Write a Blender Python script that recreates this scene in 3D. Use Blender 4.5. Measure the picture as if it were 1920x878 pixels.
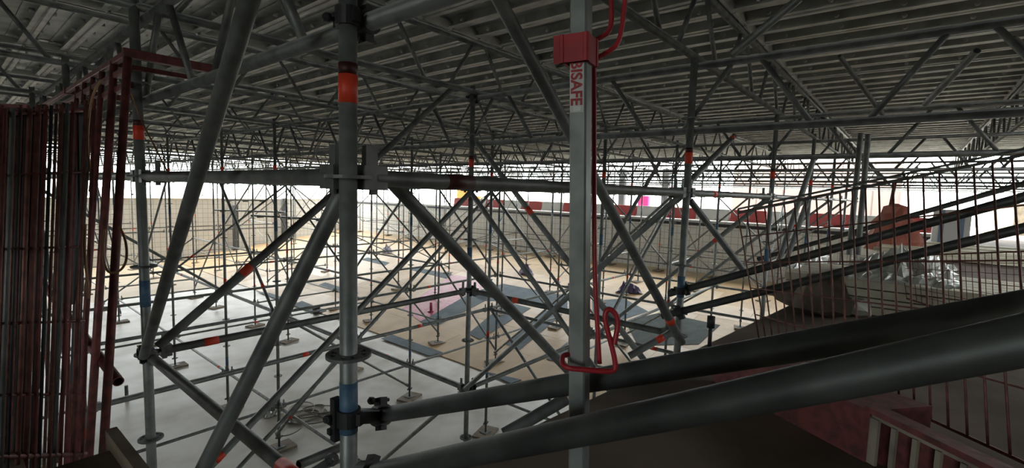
import bpy, math, random
from mathutils import Vector, Matrix

for o in list(bpy.data.objects): bpy.data.objects.remove(o, do_unlink=True)
random.seed(7)
scene = bpy.context.scene
col = scene.collection

# ------------------------------------------------------------------ camera
# world axes: X = scaffold row direction (u), Y = bay direction (v), Z up, origin at the foot of the near standard
F_PX, YAW, PIT, ROL = 898.5, 0.6922, 0.0880, 0.0283
AX, AZ, H0 = -0.4527, 1.3198, 0.0275
EYE = 4.17
SU, CU = math.sin(YAW), math.cos(YAW)
CAM = Vector((-(AX * SU + AZ * CU), -(-AX * CU + AZ * SU), EYE))
RIGHT0 = Vector((SU, -CU, 0)); FWD0 = Vector((CU, SU, 0)); UP0 = Vector((0, 0, 1))
FWD = FWD0 * math.cos(PIT) - UP0 * math.sin(PIT)
UPV = UP0 * math.cos(PIT) + FWD0 * math.sin(PIT)
RGT = RIGHT0 * math.cos(ROL) + UPV * math.sin(ROL)
UPR = UPV * math.cos(ROL) - RIGHT0 * math.sin(ROL)
cd = bpy.data.cameras.new('camera'); cam = bpy.data.objects.new('camera', cd); col.objects.link(cam)
cd.sensor_fit = 'HORIZONTAL'; cd.sensor_width = 36.0; cd.lens = F_PX / 1920 * 36.0
cd.clip_start = 0.05; cd.clip_end = 300
M = Matrix.Identity(4)
for r in range(3):
    M[r][0] = RGT[r]; M[r][1] = UPR[r]; M[r][2] = -FWD[r]; M[r][3] = CAM[r]
cam.matrix_world = M
scene.camera = cam

# ------------------------------------------------------------------ world, exposure, portals at windows and added openings
SKY = 10.5
w = bpy.data.worlds.new('world'); scene.world = w; w.use_nodes = True
bg = w.node_tree.nodes['Background']; bg.inputs[0].default_value = (0.93, 0.98, 1.0, 1); bg.inputs[1].default_value = SKY
vs = scene.view_settings
vs.view_transform = 'Standard'; vs.look = 'None'; vs.gamma = 1.0; vs.exposure = 0.40
try: vs.use_curve_mapping = False
except Exception: pass
DECK = EYE - 0.92          # pool surround level
CEIL = EYE + 1.42          # underside of the scaffold deck
UW, VW = 17.7, 29.0        # inner faces of the far pool walls
UH, VH = 26.5, 38.0        # hall walls
UE, VE = 18.7, 28.4        # far edges of the scaffold deck; beyond them the top is left open, added for daylight
def portal(name, loc, rot, sx, sy):
    l = bpy.data.lights.new(name, 'AREA'); l.shape = 'RECTANGLE'; l.size = sx; l.size_y = sy
    try: l.cycles.is_portal = True
    except Exception: pass
    o = bpy.data.objects.new(name, l); col.objects.link(o); o.location = loc; o.rotation_euler = rot
    return o
zmid, zh = (DECK + 5.75) / 2, 5.75 - DECK
portal('window_daylight', ((UH - 8) / 2, VH + .15, zmid), (math.radians(-90), 0, 0), UH + 8, zh)
portal('window_daylight.001', (UH + .15, (VH + 6.2) / 2, zmid), (0, math.radians(90), 0), zh, VH - 6.2)
portal('window_daylight.002', (UH + .15, -4.8, zmid), (0, math.radians(90), 0), zh, 8.4)
portal('added_side_daylight', (-8.25, -2.15, 4.45), (0, math.radians(-90), 0), 2.4, 2.1)  # daylight through the added side window, out of view behind the camera
portal('added_stairwell_daylight', (6.0, -6.7, 6.0), (0, 0, 0), 4.2, 3.2)  # daylight through an added deck opening, out of frame on the right
portal('added_roof_daylight', ((UE + UH) / 2, (VH - 9) / 2, 6.0), (0, 0, 0), UH - UE, VH + 9)  # sky through the open strip added past the deck, no glazing built
portal('added_roof_daylight.001', ((UE - 8) / 2, (VE + VH) / 2, 6.0), (0, 0, 0), UE + 8, VH - VE)  # same added open strip, past the far left deck edge

# ------------------------------------------------------------------ pixel helpers (photo 1920x878)
def ray(px, py):
    return FWD + RGT * ((px - 960) / F_PX) + UPR * ((439 - py) / F_PX)
def P(px, py, s):                 # s = pixels per metre where the thing stands
    return CAM + ray(px, py) * (F_PX / s)
SLOPE = 0.126; USL = 7.2
def floor_z(u): return 0.0 if u < USL else (u - USL) * SLOPE
def FL(px, py, dz=0.0):           # pixel on the pool floor
    d = ray(px, py); a, b = 0.1, 120.0
    for _ in range(50):
        m = (a + b) / 2; q = CAM + d * m
        if q.z > floor_z(q.x) + dz: a = m
        else: b = m
    return CAM + d * a
def PU(px, py, u):                # pixel on the upright plane x = u
    d = ray(px, py); return CAM + d * ((u - CAM.x) / d.x)
def LV(px, py, z):                # pixel on a level plane
    d = ray(px, py); return CAM + d * ((z - CAM.z) / d.z)

# ------------------------------------------------------------------ materials
MATS = {}
def mat(name, c, rough=.5, metal=0., c2=None, scale=8., bump=0., detail=4., mixlo=.4, mixhi=.65):
    if name in MATS: return MATS[name]
    m = bpy.data.materials.new(name); m.use_nodes = True; nt = m.node_tree
    b = nt.nodes['Principled BSDF']
    b.inputs['Base Color'].default_value = (*c, 1); b.inputs['Roughness'].default_value = rough; b.inputs['Metallic'].default_value = metal
    if c2 or bump:
        tc = nt.nodes.new('ShaderNodeNewGeometry')
        n = nt.nodes.new('ShaderNodeTexNoise'); n.inputs['Scale'].default_value = scale; n.inputs['Detail'].default_value = detail
        nt.links.new(tc.outputs['Position'], n.inputs['Vector'])
        if c2:
            r = nt.nodes.new('ShaderNodeValToRGB')
            r.color_ramp.elements[0].position = mixlo; r.color_ramp.elements[1].position = mixhi
            r.color_ramp.elements[0].color = (*c, 1); r.color_ramp.elements[1].color = (*c2, 1)
            nt.links.new(n.outputs['Fac'], r.inputs['Fac']); nt.links.new(r.outputs['Color'], b.inputs['Base Color'])
        if bump:
            bp = nt.nodes.new('ShaderNodeBump'); bp.inputs['Strength'].default_value = bump; bp.inputs['Distance'].default_value = .02
            nt.links.new(n.outputs['Fac'], bp.inputs['Height']); nt.links.new(bp.outputs['Normal'], b.inputs['Normal'])
    MATS[name] = m
    return m
GALV = mat('galvanised_steel', (.27, .283, .275), .48, .4, (.18, .195, .19), 14., .05)
GALV_D = mat('weathered_galvanised_steel', (.185, .192, .183), .52, .35, (.10, .106, .10), 11., .06)
ALU = mat('deck_plank_steel', (.56, .57, .54), .5, .25, (.38, .39, .365), 5., .05)
RAILM = mat('dirty_rail_steel', (.085, .09, .085), .5, .3, (.045, .048, .045), 9., .06)
CAST = mat('dark_cast_steel', (.045, .045, .045), .55, .5)
REDT = mat('orange_red_tape', (.75, .06, .025), .5)
BLKT = mat('dark_red_tape', (.05, .008, .006), .5)
BLUP = mat('blue_paint_band', (.055, .12, .21), .5, 0, (.09, .17, .26), 40.)
YELP = mat('yellow_paint_band', (.55, .38, .06), .5)
REDP = mat('red_paint', (.44, .022, .032), .45, 0, (.33, .018, .025), 30.)
RUST = mat('rusty_red_steel', (.20, .055, .05), .5, .2, (.10, .035, .03), 25., .1)
RUSTL = mat('rusty_wire', (.22, .09, .07), .5, .35, (.12, .05, .04), 30.)
CONC = mat('pale_pool_floor', (.74, .73, .69), .42, 0, (.47, .44, .385), 1.0, .2, 10., .38, .66)
BEIGE = mat('beige_floor', (.57, .46, .32), .6, 0, (.48, .39, .28), 1.5, .05)
PLY = mat('plywood', (.66, .47, .27), .45, 0, (.55, .38, .21), 1.6, .05, 8.)
PLY2 = mat('plywood_pale', (.69, .52, .33), .42, 0, (.60, .44, .27), 2.2, .05, 8.)
PLY3 = mat('plywood_tan', (.60, .42, .23), .48, 0, (.48, .33, .18), 2.6, .05, 8.)
BLUV = mat('blue_grey_membrane', (.115, .16, .195), .75, 0, (.15, .20, .235), 3., .1)
GRNV = mat('dark_green_sheet', (.04, .065, .06), .8, 0, (.07, .095, .09), 4., .1)
PINK = mat('pink_plastic_sheet', (.42, .06, .14), .38, 0, (.52, .10, .20), 9., .6, 3.)
TIMB = mat('scaffold_board_timber', (.26, .20, .14), .8, 0, (.16, .12, .085), 7., .15)
SOLE = mat('sole_board', (.30, .25, .19), .8, 0, (.20, .165, .125), 9., .1)
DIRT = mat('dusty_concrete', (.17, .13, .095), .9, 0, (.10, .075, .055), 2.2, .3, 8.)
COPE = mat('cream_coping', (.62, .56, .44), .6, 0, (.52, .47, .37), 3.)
WALLP = mat('pinkish_wall_panel', (.15, .11, .098), .7)
WALLD = mat('dark_wall', (.10, .095, .09), .9, 0, (.07, .065, .06), 1.)
WHITEP = mat('white_paint', (.75, .74, .72), .6)
FOIL = mat('crumpled_plastic', (.62, .63, .58), .25, .1, (.45, .46, .42), 12., .5)
PALE = mat('pale_boards', (.68, .63, .48), .6, 0, (.55, .50, .38), 4.)
YELB = mat('yellow_timber', (.45, .33, .15), .6, 0, (.38, .27, .12), 5.)
COPPER = mat('brown_cable', (.30, .15, .07), .4, .2)
GREYC = mat('grey_hose', (.24, .22, .19), .5)
BLACKM = mat('black_plastic', (.03, .03, .032), .5)
PURP = mat('purple_tarp', (.09, .07, .15), .5, 0, (.13, .10, .2), 12., .3)
BLUB = mat('blue_plastic', (.10, .24, .52), .5)
STICK = mat('sticker_white', (.62, .60, .58), .5)
ORNG = mat('orange_panel', (.72, .34, .08), .6)
MAG = mat('magenta_sheet', (.80, .06, .28), .4)

def tile_mat():
    m = bpy.data.materials.new('white_wall_tiles'); m.use_nodes = True; nt = m.node_tree; b = nt.nodes['Principled BSDF']
    tc = nt.nodes.new('ShaderNodeTexCoord'); br = nt.nodes.new('ShaderNodeTexBrick')
    br.offset = 0.0; br.inputs['Color1'].default_value = (.74, .74, .72, 1); br.inputs['Color2'].default_value = (.70, .705, .685, 1)
    br.inputs['Mortar'].default_value = (.47, .47, .45, 1); br.inputs['Scale'].default_value = 1.0
    br.inputs['Brick Width'].default_value = .25; br.inputs['Row Height'].default_value = .25; br.inputs['Mortar Size'].default_value = .012
    nt.links.new(tc.outputs['UV'], br.inputs['Vector']); nt.links.new(br.outputs['Color'], b.inputs['Base Color'])
    b.inputs['Roughness'].default_value = .25
    return m
TILE = tile_mat()
def glass_mat():
    m = bpy.data.materials.new('window_glass'); m.use_nodes = True; nt = m.node_tree
    for n in list(nt.nodes):
        if n.type == 'BSDF_PRINCIPLED': nt.nodes.remove(n)
    out = [n for n in nt.nodes if n.type == 'OUTPUT_MATERIAL'][0]
    t = nt.nodes.new('ShaderNodeBsdfTransparent'); t.inputs[0].default_value = (.94, .97, .96, 1)
    g = nt.nodes.new('ShaderNodeBsdfGlossy'); g.inputs['Roughness'].default_value = .05
    mx = nt.nodes.new('ShaderNodeMixShader'); mx.inputs[0].default_value = .05
    nt.links.new(t.outputs[0], mx.inputs[1]); nt.links.new(g.outputs[0], mx.inputs[2]); nt.links.new(mx.outputs[0], out.inputs[0])
    return m
GLASS = glass_mat()

# ------------------------------------------------------------------ mesh helpers
def frame(d, up=Vector((0, 0, 1))):
    z = d.normalized()
    if abs(z.dot(up)) > .999: up = Vector((1, 0, 0))
    x = up.cross(z).normalized(); y = z.cross(x)
    return x, y, z
class MB:
    def __init__(s): s.v = []; s.f = []; s.sm = []
    def tube(s, p, q, r, n=10, caps=True, r2=None, up=Vector((0, 0, 1))):
        p = Vector(p); q = Vector(q); x, y, z = frame(q - p, up); r2 = r if r2 is None else r2; b = len(s.v)
        for c, rr in ((p, r), (q, r2)):
            for k in range(n):
                a = 2 * math.pi * k / n; s.v.append(c + x * (rr * math.cos(a)) + y * (rr * math.sin(a)))
        for k in range(n):
            l = (k + 1) % n; s.f.append((b + k, b + l, b + n + l, b + n + k)); s.sm.append(True)
        if caps:
            s.f.append(tuple(b + n - 1 - k for k in range(n))); s.sm.append(False)
            s.f.append(tuple(b + n + k for k in range(n))); s.sm.append(False)
        return s
    def path(s, pts, r, n=8, closed=False):
        pts = [Vector(p) for p in pts]; m = len(pts); b = len(s.v); up = None
        for i, p in enumerate(pts):
            if closed: d = pts[(i + 1) % m] - pts[i - 1]
            else: d = pts[min(i + 1, m - 1)] - pts[max(i - 1, 0)]
            if up is None: x, y, z = frame(d)
            else:
                z = d.normalized(); x = (up - z * up.dot(z)).normalized(); y = z.cross(x)
            up = x
            for k in range(n):
                a = 2 * math.pi * k / n; s.v.append(p + x * (r * math.cos(a)) + y * (r * math.sin(a)))
        for i in range(m if closed else m - 1):
            j = (i + 1) % m
            for k in range(n):
                l = (k + 1) % n; s.f.append((b + i * n + k, b + i * n + l, b + j * n + l, b + j * n + k)); s.sm.append(True)
        if not closed:
            s.f.append(tuple(b + n - 1 - k for k in range(n))); s.sm.append(False)
            s.f.append(tuple(b + (m - 1) * n + k for k in range(n))); s.sm.append(False)
        return s
    def box(s, c, h, ax=None):
        c = Vector(c); ax = ax or (Vector((1, 0, 0)), Vector((0, 1, 0)), Vector((0, 0, 1))); b = len(s.v)
        for sx in (-1, 1):
            for sy in (-1, 1):
                for sz in (-1, 1): s.v.append(c + ax[0] * (sx * h[0]) + ax[1] * (sy * h[1]) + ax[2] * (sz * h[2]))
        for f in ((0, 1, 3, 2), (4, 6, 7, 5), (0, 4, 5, 1), (2, 3, 7, 6), (0, 2, 6, 4), (1, 5, 7, 3)):
            s.f.append(tuple(b + i for i in f)); s.sm.append(False)
        return s
    def rbox(s, c, h, ax=None, r=.004):      # box with chamfered long edges (along axis 2)
        c = Vector(c); ax = ax or (Vector((1, 0, 0)), Vector((0, 1, 0)), Vector((0, 0, 1))); b = len(s.v)
        pr = []
        for sx, sy in ((1, -1), (1, 1), (-1, 1), (-1, -1)):
            a, d = (h[0] - r) * sx, (h[1] - r) * sy
            pts = [(h[0] * sx, d), (a, h[1] * sy)]
            if sx * sy > 0: pr += pts
            else: pr += pts[::-1]
        for sz in (-1, 1):
            for x, y in pr: s.v.append(c + ax[0] * x + ax[1] * y + ax[2] * (sz * h[2]))
        n = 8
        for k in range(n):
            l = (k + 1) % n; s.f.append((b + k, b + l, b + n + l, b + n + k)); s.sm.append(False)
        s.f.append(tuple(b + n - 1 - k for k in range(n))); s.sm.append(False)
        s.f.append(tuple(b + n + k for k in range(n))); s.sm.append(False)
        return s
    def ring(s, c, axis, ro, ri, h, n=20):
        c = Vector(c); x, y, z = frame(Vector(axis)); b = len(s.v)
        for (rr, zz) in ((ro, -h), (ro, h), (ri, h), (ri, -h)):
            for k in range(n):
                a = 2 * math.pi * k / n; s.v.append(c + x * (rr * math.cos(a)) + y * (rr * math.sin(a)) + z * zz)
        for q in range(4):
            q2 = (q + 1) % 4
            for k in range(n):
                l = (k + 1) % n; s.f.append((b + q * n + k, b + q * n + l, b + q2 * n + l, b + q2 * n + k)); s.sm.append(False)
        return s
    def prism(s, pts, dz):                   # polygon (list of Vectors) extruded by the vector dz
        b = len(s.v); n = len(pts); dz = Vector(dz)
        for p in pts: s.v.append(Vector(p))
        for p in pts: s.v.append(Vector(p) + dz)
        s.f.append(tuple(b + n - 1 - k for k in range(n))); s.sm.append(False)
        s.f.append(tuple(b + n + k for k in range(n))); s.sm.append(False)
        for k in range(n):
            l = (k + 1) % n; s.f.append((b + k, b + l, b + n + l, b + n + k)); s.sm.append(False)
        return s
    def mesh(s, name, m, origin=None):
        o = Vector(origin) if origin is not None else Vector((0, 0, 0))
        me = bpy.data.meshes.new(name); me.from_pydata([tuple(p - o) for p in s.v], [], s.f)
        me.polygons.foreach_set('use_smooth', s.sm); me.materials.append(m); me.update()
        return me
    def build(s, name, m, parent=None, origin=None):
        if origin is None:
            if parent is not None: origin = parent.matrix_basis.translation if parent.parent is None else None
            else: origin = s.v[0]
        if parent is not None and parent.parent is not None: origin = parent.parent.matrix_basis.translation + parent.matrix_basis.translation
        me = s.mesh(name, m, origin)
        ob = bpy.data.objects.new(name, me); col.objects.link(ob)
        if parent is not None: ob.parent = parent
        else: ob.location = origin
        return ob
def tag(o, label=None, cat=None, group=None, kind=None):
    if label: o['label'] = label
    if cat: o['category'] = cat
    if group: o['group'] = group
    if kind: o['kind'] = kind
    return o
def empty(name, loc, label=None, cat=None, group=None):
    o = bpy.data.objects.new(name, None); col.objects.link(o); o.location = loc; o.empty_display_size = .1
    return tag(o, label, cat, group)
def inst(name, me, matx, parent=None):
    o = bpy.data.objects.new(name, me); col.objects.link(o)
    if parent is not None: o.parent = parent
    o.matrix_basis = matx
    return o
def align(p, q, up=Vector((0, 0, 1))):
    x, y, z = frame(q - p, up); m = Matrix.Identity(4)
    for r in range(3): m[r][0] = x[r]; m[r][1] = y[r]; m[r][2] = z[r]; m[r][3] = p[r]
    return m
def T(v): return Matrix.Translation(Vector(v))
def struct(name, mb, m, origin=(0, 0, 0), label=None, cat=None):
    o = mb.build(name, m, None, origin); return tag(o, label, cat, None, 'structure')
def slab(name, pts, z0, z1, m, label, cat):
    return struct(name, MB().prism([Vector((x, y, z0)) for x, y in pts], (0, 0, z1 - z0)), m, (0, 0, 0), label, cat)

# ------------------------------------------------------------------ the setting
def edge_v(u): return -0.04 - 0.10 * u
floor = struct('floor', MB().prism([Vector((-3, -3, -.3)), Vector((USL, -3, -.3)), Vector((USL, 20, -.3)), Vector((-3, 20, -.3))], (0, 0, .3)), CONC, (0, 0, 0),
               'pale dusty bare bottom of the emptied swimming pool', 'floor')
beige = MB().prism([Vector((-3, 20, -.3)), Vector((USL, 20, -.3)), Vector((USL, VW, -.3)), Vector((-3, VW, -.3))], (0, 0, .3)).build('beige_floor_strip', BEIGE, floor)
sl = MB(); b0 = [Vector((USL, -3, -.02)), Vector((UW + .5, -3, floor_z(UW + .5) - .02)), Vector((UW + .5, VW, floor_z(UW + .5) - .02)), Vector((USL, VW, -.02))]
sl.prism([p - Vector((0, 0, .3)) for p in b0], (0, 0, .3)).build('sloping_floor', BEIGE, floor)
# plywood sheets laid on the sloping floor
sx, sy = 1.22, 2.44; ca = math.atan(SLOPE)
shm = [MB().box((sx / 2, sy / 2, .0), (sx / 2 - .003, sy / 2 - .003, .010)).mesh('plywood_sheet', m) for m in (PLY, PLY2, PLY3)]
nu = int((UW - USL) / math.cos(ca) / sx)
for a in range(nu + 1):
    for b in range(13):
        uu = USL + a * sx * math.cos(ca); vv = -1.6 + b * sy + (1.2 if a % 2 else 0)
        if vv + sy > VW or uu + sx > UW + .1: continue
        inst('plywood_sheet', random.choice(shm), T((uu, vv, floor_z(uu) + .012 + random.uniform(0, .004))) @ Matrix.Rotation(-ca, 4, 'Y'), floor)
# pool walls with tiles (UV in metres)
def wall_quad(name, a, b, z0a, z0b, z1, thick, m, label):
    a = Vector((*a, 0)); b = Vector((*b, 0)); d = (b - a).normalized(); n = Vector((-d.y, d.x, 0)) * thick
    L = (b - a).length
    v = [Vector((a.x, a.y, z0a)), Vector((b.x, b.y, z0b)), Vector((b.x, b.y, z1)), Vector((a.x, a.y, z1))]
    v += [p + n for p in v]
    me = bpy.data.meshes.new(name); me.from_pydata([tuple(p) for p in v], [], [(0, 1, 2, 3), (7, 6, 5, 4), (0, 4, 5, 1), (1, 5, 6, 2), (2, 6, 7, 3), (3, 7, 4, 0)])
    uv = me.uv_layers.new(name='UVMap')
    for p in me.polygons:
        for li in p.loop_indices:
            co = me.vertices[me.loops[li].vertex_index].co; uv.data[li].uv = ((co - a).dot(d), co.z)
    me.materials.append(m); o = bpy.data.objects.new(name, me); col.objects.link(o)
    return tag(o, label, 'wall', None, 'structure')
wall_quad('wall_far_right', (UW, -3), (UW, VW + .3), 0, 0, DECK, -.3, TILE, 'white tiled far pool wall below the red and white barriers')
wall_quad('wall_far_left', (-3, VW), (UW, VW), 0, 0, DECK, .3, TILE, 'grey white tiled pool wall on the far left behind the scaffold')
wall_quad('wall_near', (UW, edge_v(UW) - .25), (-.36, edge_v(-.36) - .25), -.1, -.1, DECK - .1, .3, TILE, 'near side wall of the pool under the deck edge')
wall_quad('wall_pool_end', (-3, VW), (-3, -3), -.1, -.1, DECK - .1, -.3, TILE, 'end wall of the pool on the left')
wall_quad('wall_step', (-.36, -.3), (-.36, .83), -.1, -.1, DECK - .1, .25, TILE, 'short return of the near pool wall at left')
wall_quad('wall_step_end', (-.36, .83), (-3.2, .83), -.1, -.1, DECK - .1, .25, TILE, 'set back part of the near pool wall at left')
for k, (x0, x1, y0, y1) in enumerate(((-60, 90, VH + .3, 110), (UH + .3, 90, -60, VH + .3), (-60, -8.2, -60, VH + .3), (-8.2, UH + .3, -60, -9.2))):
    slab('floor_outside_%d' % (k + 1), [(x0, y0), (x1, y0), (x1, y1), (x0, y1)], DECK - .5, DECK - .2, COPE, 'pale ground outside the hall', 'ground')
slab('floor_underbuild', [(-9, -10), (UH + 1, -10), (UH + 1, VH + 1), (-9, VH + 1)], -.7, -.5, DIRT, 'ground below the pool', 'ground')
# pool surround
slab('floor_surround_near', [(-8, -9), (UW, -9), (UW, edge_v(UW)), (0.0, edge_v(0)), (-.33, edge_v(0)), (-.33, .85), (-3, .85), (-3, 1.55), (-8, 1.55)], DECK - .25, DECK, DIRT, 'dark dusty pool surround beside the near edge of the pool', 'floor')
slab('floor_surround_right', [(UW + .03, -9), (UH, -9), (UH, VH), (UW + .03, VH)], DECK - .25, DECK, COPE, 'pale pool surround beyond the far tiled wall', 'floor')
slab('floor_surround_left', [(-8, VW + .03), (UW + .03, VW + .03), (UW + .03, VH), (-8, VH)], DECK - .25, DECK, COPE, 'cream pool surround beyond the far left wall', 'floor')
slab('floor_surround_end', [(-8, 1.5), (-3, 1.5), (-3, VW), (-8, VW)], DECK - .25, DECK, COPE, 'pool surround on the left end', 'floor')
slab('trim_1', [(-3, VW - .03), (UW, VW - .03), (UW, VW + .35), (-3, VW + .35)], DECK, DECK + .07, COPE, 'cream coping along the top of the far left pool wall', 'coping')
slab('trim_2', [(UW - .03, -2), (UW + .35, -2), (UW + .35, VW), (UW - .03, VW)], DECK, DECK + .05, WHITEP, 'white coping along the top of the far right pool wall', 'coping')
slab('trim_3', [(UW - .05, -2), (UW - .001, -2), (UW - .001, VW), (UW - .05, VW)], DECK - .16, DECK - .05, BLACKM, 'dark band under the white coping of the far right pool wall', 'coping')
struct('wall_back', MB().box((8, -9.1, 4.6), (18, .1, 1.6)), WALLD, (0, 0, 0), 'dark hall wall behind the stairs on the near side', 'wall')
ws = MB(); ws.box((-8.1, -6.6, 4.6), (.1, 3.4, 1.6)); ws.box((-8.1, 18.6, 4.6), (.1, 19.7, 1.6)); ws.box((-8.1, -2.15, 5.95), (.1, 1.06, .25))
struct('wall_side', ws, WALLD, (0, 0, 0), 'dark hall wall at the left end of the pool', 'wall')
WORDS = ['first', 'second', 'third', 'fourth', 'fifth', 'sixth', 'seventh', 'eighth', 'ninth', 'tenth', 'eleventh', 'twelfth', 'thirteenth', 'fourteenth', 'fifteenth', 'sixteenth', 'seventeenth', 'eighteenth', 'nineteenth', 'twentieth', 'twenty-first', 'twenty-second', 'twenty-third', 'twenty-fourth']
# hall windows: piers, panes, frames
def window(n, a, b, axis, at):
    """glazed bay from a to b along the wall at `at`; axis 'x' = wall runs along X"""
    c = (a + b) / 2; hw = (b - a) / 2
    def bx(mb, t, z, ht, hz, th, off=0.):
        if axis == 'x': mb.box((t, at + off, z), (ht, th, hz))
        else: mb.box((at + off, t, z), (th, ht, hz))
    mb = MB(); zc = (DECK + 5.75) / 2; hz = (5.75 - DECK) / 2
    bx(mb, a + .04, zc, .04, hz, .05); bx(mb, b - .04, zc, .04, hz, .05); bx(mb, c, DECK + .05, hw, .05, .05); bx(mb, c, 5.72, hw, .05, .05)
    o = struct('window_%d' % n, mb, WHITEP, (0, 0, 0), ('overexposed white hall window, %s from the left' % WORDS[n - 1]) if n < 90 else 'added side window for daylight, unseen behind the camera on the left', 'window')
    k = 3
    for i in range(k):
        p = MB(); x0 = a + .08 + (b - a - .16) * i / k; x1 = a + .08 + (b - a - .16) * (i + 1) / k
        bx(p, (x0 + x1) / 2, zc, (x1 - x0) / 2 - .02, hz - .1, .006); p.build('pane', GLASS, o)
        if i:
            q = MB(); bx(q, x0, zc, .02, hz - .1, .03); q.build('mullion', WHITEP, o)
    q = MB(); bx(q, c, DECK + 1.05, hw - .08, .02, .03); q.build('transom', WHITEP, o)
window(99, -3.2, -1.1, 'y', -8.1)  # added out of view to light the near scaffold from the left
wn = 1; x = -8.0
while x < UH - 1:
    window(wn, x, min(x + 3.6, UH - .2), 'x', VH); wn += 1; x += 4.0
y = VH
while y > 7.6:
    window(wn, max(y - 3.6, 6.2), y - .2, 'y', UH); wn += 1; y -= 4.0
for y0, y1 in ((-4.8, -1.2), (-8.8, -5.2)):
    window(wn, y0, y1, 'y', UH); wn += 1
pier = MB(); x = -8.2
while x < UH:
    pier.box((x, VH, 4.6), (.2, .18, 1.4)); x += 4.0
y = VH
while y > 7:
    pier.box((UH, y, 4.6), (.18, .22, 1.4)); y -= 4.0
for y in (-1.0, -5.0, -9): pier.box((UH, y, 4.6), (.18, .2, 1.4))
struct('wall_piers', pier, WHITEP, (0, 0, 0), 'white piers between the bright hall windows', 'wall')
pw = struct('wall_far_panels', MB().box((UH + .05, 2.6, 4.6), (.05, 3.6, 1.4)), WALLP, (0, 0, 0), 'pinkish panelled hall wall behind the scaffold on the right', 'wall')
for k in range(6):
    MB().box((UH - .02, -0.4 + k * 1.2, 4.6), (.02, .57, 1.39)).build('wall_panel', WALLP, pw)

# ------------------------------------------------------------------ scaffold deck overhead: steel planks
def plank_mesh(L, W, tabs):
    mb = MB(); t = .004
    mb.box((W / 2, L / 2, .096), (W / 2, L / 2, t))                          # walking plate
    for s_ in (0, 1):
        xx = .004 if s_ == 0 else W - .004
        mb.box((xx, L / 2, .048), (.004, L / 2, .048))                          # side web
        mb.box((.026 if s_ == 0 else W - .026, L / 2, .003), (.022, L / 2, .003))   # lower lip
    for k in (1, 2):                                                         # pressed ribs in the plate
        mb.box((W * k / 3, L / 2, .086), (.012, L / 2, .006))
    if tabs:
        for k in range(tabs):
            yy = L * (k + .5) / tabs
            mb.tube((.048, yy, .03), (.085, yy, .03), .017, 6); mb.tube((W - .085, yy, .03), (W - .048, yy, .03), .017, 6)
        for yy in (.02, L - .02): mb.box((W / 2, yy, .02), (W / 2 - .01, .012, .035))
    return mb
PL, PWD = 2.07, .33
ceil = struct('ceiling', MB().prism([Vector((x_, y_, CEIL + .27)) for x_, y_ in ((-8.5, -9.5), (3.9, -9.5), (3.9, -5.1), (8.1, -5.1), (8.1, -9.5), (UE, -9.5), (UE, VE), (-8.5, VE))], (0, 0, .06)), PLY3, (0, 0, 0), 'dark boarded scaffold deck over the whole pool seen from below', 'ceiling')  # notch on the near side is the added stairwell opening
pm_near = plank_mesh(PL - .02, PWD - .006, 5).mesh('deck_plank', ALU)
cells = []
u0, v0 = -4.0, -8.28
for a in range(int((UE + 4.0) / PWD)):
    for b in range(int((VE + 8.28) / PL)):
        c = Vector((u0 + (a + .5) * PWD, v0 + (b + .5) * PL, CEIL)); d = c - CAM
        f = d.dot(FWD)
        if 3.9 < c.x < 8.1 and c.y < -5.1: continue      # unseen stairwell opening, added to light the right-hand surround
        if f < .3 or abs(d.dot(RGT)) > f * 1.25 + 1.5: vis = False
        else: vis = True
        cells.append((not vis, d.length, a, b))
cells.sort()
far = MB()
for i, (nv, dist, a, b) in enumerate(cells):
    px_, py_ = u0 + a * PWD, v0 + b * PL
    jz = random.uniform(-.006, .006)
    if i < 300: inst('deck_plank', pm_near, T((px_, py_ + .01, CEIL + jz)), ceil)
    else:
        pm = MB(); L, W = PL - .02, PWD - .006
        far.box((px_ + W / 2, py_ + L / 2, CEIL + .096 + jz), (W / 2, L / 2, .004))
        for s_ in (.02, W - .02): far.box((px_ + s_, py_ + L / 2, CEIL + .046 + jz), (.022, L / 2, .046))
fo = far.build('far_deck_planks', ALU, ceil); fo['kind'] = 'stuff'

# ------------------------------------------------------------------ scaffold parts
R = .02415
CACHE = {}
def rosette_mesh(near):
    k = ('ros', near)
    if k not in CACHE:
        mb = MB()
        if near:
            mb.ring((0, 0, 0), (0, 0, 1), .062, .050, .0045, 32); mb.ring((0, 0, 0), (0, 0, 1), .034, .024, .0045, 24)
            for q in range(8):
                a = math.pi * 2 * q / 8 + .2; d = Vector((math.cos(a), math.sin(a), 0)); e = Vector((-d.y, d.x, 0))
                mb.box(d * .042, (.010, .006 if q % 2 else .011, .0045), (d, e, Vector((0, 0, 1))))
        else: mb.ring((0, 0, 0), (0, 0, 1), .06, .024, .005, 12)
        CACHE[k] = mb.mesh('rosette', GALV_D)
    return CACHE[k]
def tube_mesh(L, n, m, r=R, name='tube'):
    k = (name, round(L, 3), n, m.name, round(r, 4))
    if k not in CACHE:
        mb = MB(); mb.tube((0, 0, 0), (0, 0, L), r, n); CACHE[k] = mb.mesh(name, m)
    return CACHE[k]
def ledger_mesh(L, n, m=GALV):
    k = ('ledger', round(L, 3), n, m.name)
    if k not in CACHE:
        mb = MB(); mb.tube((0, 0, .05), (0, 0, L - .05), R, n, False)
        for s_ in (0, 1):
            zc = .058 if s_ == 0 else L - .058
            mb.box((0, 0, zc), (.021, .034, .026))
            zc = .05 if s_ == 0 else L - .05
            mb.box((0, .022, zc), (.004, .070, .012))
        CACHE[k] = mb.mesh('ledger', m)
    return CACHE[k]
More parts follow.
